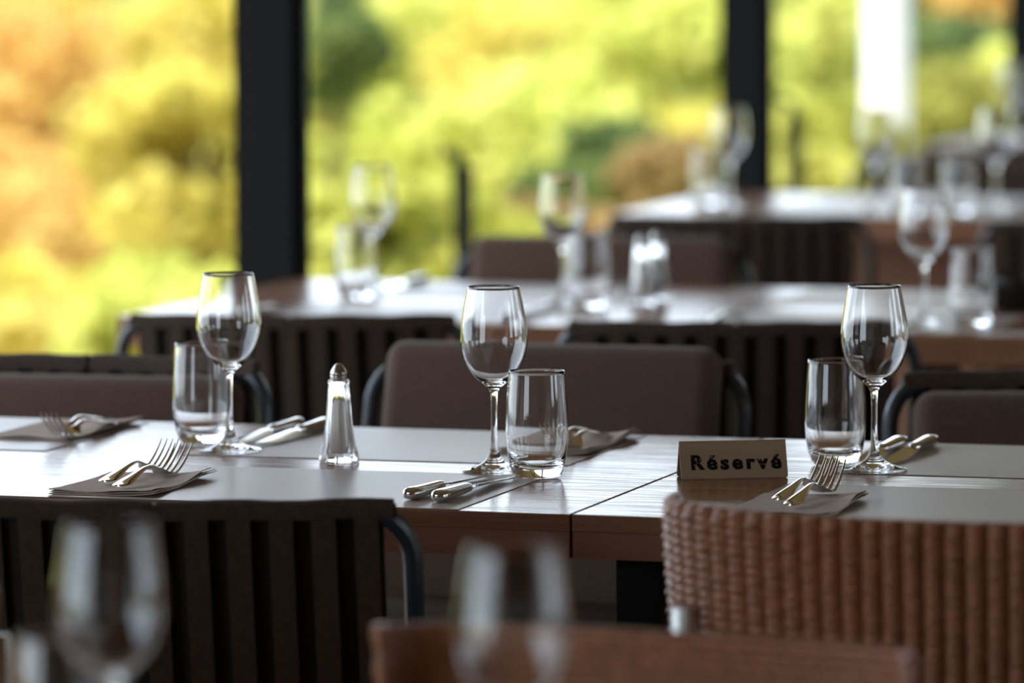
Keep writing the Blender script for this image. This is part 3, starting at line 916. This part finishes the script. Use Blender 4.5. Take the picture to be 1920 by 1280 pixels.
# ------------------------------------------------------------------ wicker tub chairs
def make_wicker(a_=0.262, b2_=0.140, ex=0.92, ncol=36, amp=1.0, z1=0.822):
    """a_: half width, b2_: depth of the curved back"""
    root = empty('wicker_chair'); sub = 7
    T0_, T1_ = -math.radians(89), math.radians(89)
    row_h = 0.0085; z0 = 0.36
    nrow = int((z1 - z0) / row_h); rs = 4

    def plan(t):
        c, s = math.cos(t), math.sin(t)
        e_ = ex
        return Vector((a_ * math.copysign(abs(s) ** e_, s), -b2_ * math.copysign(abs(c) ** e_, c), 0))

    NT = ncol * sub; NZ_ = nrow * rs
    # even arc-length parameter
    K = 800; acc = [0]; P = [plan(T0_ + (T1_ - T0_) * k / K) for k in range(K + 1)]
    for k in range(K): acc.append(acc[-1] + (P[k + 1] - P[k]).length)
    L = acc[-1]; ts = []; j = 0
    for i in range(NT + 1):
        s = L * i / NT
        while j < K - 1 and acc[j + 1] < s: j += 1
        fr = (s - acc[j]) / max(1e-9, acc[j + 1] - acc[j]); ts.append(P[j].lerp(P[j + 1], min(1, fr)))
    nr = []
    for i in range(NT + 1):
        d = (ts[min(i + 1, NT)] - ts[max(i - 1, 0)]).normalized(); nr.append(Vector((d.y, -d.x, 0)))
    out = []; inn = []
    for jz in range(NZ_ + 1):
        zf = jz / rs; z = z0 + zf * row_h; row = int(zf - 1e-6)
        flare = 0.028 * ((z - z0) / (z1 - z0))
        for i in range(NT + 1):
            cf = i / sub; colm = int(min(cf, ncol - 1e-6))
            rib = math.sin(PI * (cf - colm)) ** 0.6 if 0 < cf - colm < 1 else 0
            st = abs(math.sin(PI * zf))
            alt = 1.0 if (colm + row) % 2 == 0 else 0.82
            h = (0.0050 * amp + 0.0010) * rib * alt + (0.0034 + 0.0004 * (1 - amp)) * st * (0.35 + 0.65 * rib)
            n_ = nr[i]
            roll = max(0.0, (zf - (nrow - 1.6)) / 1.6)
            h -= 0.0065 * roll * roll
            out.append(ts[i] + n_ * (h + flare) + Vector((0, 0, z)))
            inn.append(ts[i] - n_ * (0.008 - flare + 0.0035 * rib * amp + 0.0030 * st * (1 - amp) - 0.006 * roll * roll) + Vector((0, 0, z)))
    n1 = NT + 1; N = len(out); fs = []
    for jz in range(NZ_):
        for i in range(NT):
            a = jz * n1 + i
            fs.append((a, a + 1, a + n1 + 1, a + n1)); fs.append((N + a, N + a + n1, N + a + n1 + 1, N + a + 1))
    for i in range(NT):
        fs.append((i, N + i, N + i + 1, i + 1)); a = NZ_ * n1 + i; fs.append((a, a + 1, N + a + 1, N + a))
    for jz in range(NZ_):
        a = jz * n1; fs.append((a, a + n1, N + a + n1, N + a)); a = jz * n1 + NT; fs.append((a, N + a, N + a + n1, a + n1))
    q = MB(); q.add(out + inn, fs); q.build('woven_back', M['wicker'], root, smooth=70)
    # braided edge: up one side, over the top, down the other
    q = MB(); pth = []
    fl = 0.028
    e0 = ts[0]; e1 = ts[-1]
    for k in range(50): z = z0 + (z1 - z0) * k / 50; pth.append(e0 + nr[0] * (fl * (z - z0) / (z1 - z0)) + Vector((0, 0, z)))
    rr = [0.0078 + 0.0014 * math.sin(k * 1.9) for k in range(len(pth))]
    q.tube(pth, rr, 8); q.build('braided_edge', M['wicker'], root, smooth=70); q = MB(); pth = []
    for k in range(50, -1, -1): z = z0 + (z1 - z0) * k / 50; pth.append(e1 + nr[-1] * (fl * (z - z0) / (z1 - z0)) + Vector((0, 0, z)))
    rr = [0.0078 + 0.0014 * math.sin(k * 1.9) for k in range(len(pth))]
    q.tube(pth, rr, 8); q.build('braided_edge', M['wicker'], root, smooth=70)
    q = MB(); q.rbox(0, 0.0, 0.385, 0.47, 0.44, 0.05, 0.02, 3); q.build('seat', M['wicker'], root, smooth=50)
    q = MB(); q.rbox(0, 0.0, 0.435, 0.45, 0.42, 0.05, 0.022, 3); q.build('seat_cushion', M['cushion'], root, smooth=50)
    for (x, y) in ((-a_ + 0.012, -0.118), (a_ - 0.012, -0.118)):
        q = MB(); q.rbox(x, y, 0.365, 0.019, 0.016, 0.73, 0.004, 2); o = q.build('leg', M['alu'], root)
        o['label'] = 'pale aluminium rear leg rising along the woven back'
    for (x, y) in ((-a_ + 0.045, 0.195), (a_ - 0.045, 0.195)):
        q = MB(); q.rbox(x, y, 0.18, 0.022, 0.022, 0.36, 0.004, 2); o = q.build('leg', M['alu'], root); o['label'] = 'pale aluminium leg'
    return root


WK = Proto(make_wicker()); WF = Proto(make_wicker(0.190, 0.040, 0.62, 22, 0.1, 0.796))


def wicker_at(P, u, v, away, yaw, label):
    o = P.get(); o.location = W(u, v, 0)
    o.rotation_euler = (0, 0, (FACE_AWAY if away else FACE_NEAR) + math.radians(yaw))
    return tag(o, label, 'chair', 'wicker chairs')


wicker_at(WK, 0.520, -0.43, True, 0, 'brown wicker tub chair in the lower right, its back to the camera')
wicker_at(WF, 0.418, -1.20, False, -5, 'blurred wicker chair along the bottom of the view')
wicker_at(WF, -0.425, -1.0, False, 0, 'blurred wicker chair at the lower left edge beyond the foreground wine glass')


# ------------------------------------------------------------------ garden beyond the deck
def hill_z(x, y):
    # falls away from the deck, then a long rising slope
    d = y - 8
    if d < 0: z = -1.6
    elif d < 14: z = -1.6 - 2.6 * math.sin(d / 14 * PI / 2)
    else: z = -4.2 + (d - 14) * 0.105
    z += 0.25 * math.sin(x * 0.35 + 1) + 0.2 * math.sin(y * 0.3 + x * 0.2)
    # never above the terrace near the building
    return z


q = MB(); nx, ny = 60, 60; vs = []; fs = []
for j in range(ny + 1):
    for i in range(nx + 1):
        x = -45 + 90 * i / nx; y = -12 + 90 * (j / ny); vs.append((x, y, hill_z(x, y)))
for j in range(ny):
    for i in range(nx):
        a = j * (nx + 1) + i; fs.append((a, a + 1, a + nx + 2, a + nx + 1))
q.add(vs, fs)
g = q.build('garden_slope', M['meadow']); tag(g, 'sunlit yellow-green slope falling away beyond the deck', 'slope', kind='structure')


def ray_at(px, py, y):
    """world point on the sight line of (px, py) at ground distance y"""
    a = (px - 960) / FPX; b_ = (640 - py) / FPX
    d = Vector((a, math.cos(PITCH) + b_ * math.sin(PITCH), -math.sin(PITCH) + b_ * math.cos(PITCH)))
    t_ = y / d.y
    return Vector((d.x * t_, y, CAM_H + d.z * t_))


def make_tree(c, rx, rz_, leafm, n, label, cat, name, seed, leaf=0.11, group=None):
    """crown of separate leaves in clumps round c, on a trunk that reaches the slope"""
    rnd = random.Random(seed)
    gz = hill_z(c.x, c.y)
    root = empty(name, (c.x, c.y, gz), 0)
    cz = c.z - gz
    vs = []; fs = []
    clumps = []
    for k in range(26):
        while True:
            p = Vector((rnd.uniform(-1, 1), rnd.uniform(-1, 1), rnd.uniform(-1, 1)))
            if 0.3 < p.length < 1: break
        clumps.append((p, rnd.uniform(0.22, 0.42)))
    for k in range(n):
        cp, cr = clumps[rnd.randrange(len(clumps))]
        p = Vector((rnd.gauss(0, 1), rnd.gauss(0, 1), rnd.gauss(0, 1))).normalized() * cr * (rnd.random() ** 0.4)
        p = cp * 0.78 + p
        pos = Vector((p.x * rx, p.y * rx, p.z * rz_ + cz))
        nrm_ = Vector((rnd.gauss(0, 1), rnd.gauss(0, 1), rnd.gauss(0.6, 1))).normalized()
        t1 = nrm_.orthogonal().normalized(); t1.rotate(Matrix.Rotation(rnd.uniform(0, 6.28), 3, nrm_)); t2 = nrm_.cross(t1)
        l_ = leaf * rnd.uniform(0.7, 1.3); w_ = l_ * 0.42
        o_ = len(vs)
        vs += [pos - t1 * l_ * 0.5, pos + t2 * w_ + nrm_ * 0.01, pos + t1 * l_ * 0.5, pos - t2 * w_ + nrm_ * 0.01]
        fs.append((o_, o_ + 1, o_ + 2, o_ + 3))
    q = MB(); q.v = vs; q.f = fs
    me_ = bpy.data.meshes.new('foliage'); me_.from_pydata([tuple(v) for v in vs], [], fs); me_.materials.append(leafm)
    fo = bpy.data.objects.new('foliage', me_); COL.objects.link(fo); fo.parent = root
    q = MB()
    q.tube([(0, 0, -0.1), (0.03 * rx, 0, cz * 0.5), (0, 0.02, cz + 0.3 * rz_)], [0.05 * rx + 0.03, 0.04 * rx + 0.02, 0.015], 8)
    for cp, cr in clumps[:7]:
        e_ = Vector((cp.x * rx * 0.7, cp.y * rx * 0.7, cz + cp.z * rz_ * 0.7))
        s_ = Vector((0, 0, max(0.05, cz - 0.3 * rz_)))
        q.tube([s_, (s_ + e_) / 2 + Vector((0, 0, 0.05)), e_], [0.02 * rx + 0.01, 0.015 * rx, 0.006], 5)
    q.build('trunk', M['bark'], root)
    return tag(root, label, cat, group)


# (image column, image row, distance, half width m, half height m, leaves)
TREES = [
    (40, 330, 24.0, 0.75, 1.00, 'orange', 'golden orange tree at the left edge of the view'),
    (170, 500, 21.0, 0.62, 0.60, 'orange', 'low golden shrub below the orange tree at the left'),
    (60, 120, 30.0, 1.10, 0.90, 'yellow', 'yellow tree at the upper left corner'),
    (330, 110, 27.0, 0.75, 0.60, 'yellow', 'bright yellow tree left of the wide window post, upper part'),
    (240, 210, 34.0, 0.50, 0.45, 'russet', 'small brown shrub in the gap between the yellow and golden trees'),
    (370, 330, 19.5, 0.51, 0.47, 'yellow', 'soft yellow tree just left of the wide window post'),
    (90, 610, 18.0, 0.63, 0.27, 'yellow', 'low yellow shrub above the far left chair'),
    (270, 545, 22.5, 0.34, 0.29, 'olive', 'small olive shrub left of the second row'),
    (400, 470, 25.5, 0.40, 0.30, 'olive', 'small olive shrub beside the wide window post'),
    (300, 610, 16.5, 0.43, 0.22, 'lime', 'low yellow-green shrub above the end of the second row chair'),
    (625, 70, 29.0, 0.43, 0.39, 'green', 'dark green tree right of the wide window post, top'),
    (700, 170, 33.0, 0.60, 0.35, 'olive', 'olive-brown shrub right of the wide window post'),
    (650, 330, 36.0, 1.02, 0.94, 'lime', 'bright yellow-green tree behind the left wine glass of the second row'),
    (850, 70, 31.0, 0.85, 0.60, 'lime', 'yellow-green tree at the top left of the wide window bay'),
    (1010, 120, 27.5, 0.69, 0.49, 'yellow', 'yellow tree at the top of the wide window bay'),
    (960, 360, 22.0, 0.80, 0.55, 'lime', 'bright yellow-green tree in the middle of the wide window bay'),
    (990, 215, 38.0, 0.54, 0.30, 'olive', 'olive shrub in the middle distance, centre of the wide window bay'),
    (1230, 110, 25.5, 0.76, 0.71, 'lime', 'large yellow-green tree left of the right dark window post'),
    (1275, 265, 24.0, 0.42, 0.20, 'yellow', 'small yellow shrub left of the right dark window post'),
    (1160, 330, 20.0, 0.42, 0.22, 'green', 'dark green shrub above the third row chair'),
    (1290, 345, 19.0, 0.36, 0.20, 'russet', 'brown shrub just left of the right dark window post'),
    (960, 450, 17.5, 0.53, 0.12, 'russet', 'low russet hedge behind the cushioned chair of the second row'),
    (760, 460, 15.0, 0.39, 0.20, 'lime', 'low yellow-green shrub behind the second row, beside the railing post'),
    (1530, 120, 27.5, 0.56, 0.81, 'lime', 'yellow-green tree between the right dark post and the white column'),
    (1590, 200, 31.0, 0.40, 0.28, 'russet', 'brown shrub left of the white column'),
    (1520, 330, 16.0, 0.34, 0.23, 'lime', 'low yellow-green shrub right of the second railing post'),
    (1600, 350, 18.0, 0.22, 0.22, 'russet', 'low russet shrub at the foot of the white column'),
    (1790, 150, 26.0, 0.50, 0.45, 'green', 'dark green tree right of the white column'),
    (1880, 40, 29.5, 0.54, 0.44, 'orange', 'golden tree at the upper right corner'),
    (1760, 250, 22.0, 0.60, 0.30, 'olive', 'olive shrub behind the glasses at the right'),
    (1900, 240, 23.5, 0.56, 0.36, 'lime', 'dull yellow-green shrub at the right edge'),
    (-420, 200, 26, 1.50, 1.20, 'yellow', 'round yellow tree outside the left of the view, farther one'),
    (-900, 300, 22, 1.40, 1.10, 'orange', 'golden tree outside the left of the view, nearer one'),
    (-1900, 150, 27, 2.00, 1.60, 'lime', 'broad yellow-green tree well outside the left of the view'),
    (-3000, 200, 24, 2.00, 1.70, 'olive', 'broad olive tree farthest outside the left of the view'),
    (2150, -200, 34.0, 1.90, 3.60, 'green', 'tall dark tree outside the right of the view'),
    (2450, -300, 40.0, 2.93, 5.20, 'green', 'second tall dark tree outside the right of the view'),
]
for k, (px, py, dist, rx, rz_, lm, lab) in enumerate(TREES):
    c = ray_at(px, py, dist)
    nm = {'green': 'evergreen_tree', 'russet': 'russet_shrub', 'olive': 'olive_shrub', 'orange': 'golden_tree', 'yellow': 'yellow_tree', 'lime': 'leafy_tree'}[lm]
    n_leaf = int(900 + 2600 * rx * rz_) if rz_ < 3 else 9000
    make_tree(c, rx, rz_, M[lm], n_leaf, lab, 'shrub' if 'shrub' in lab or 'hedge' in lab else 'tree', nm, 100 + k,
              0.11 if rz_ < 3 else 0.22, 'trees and shrubs beyond the deck')
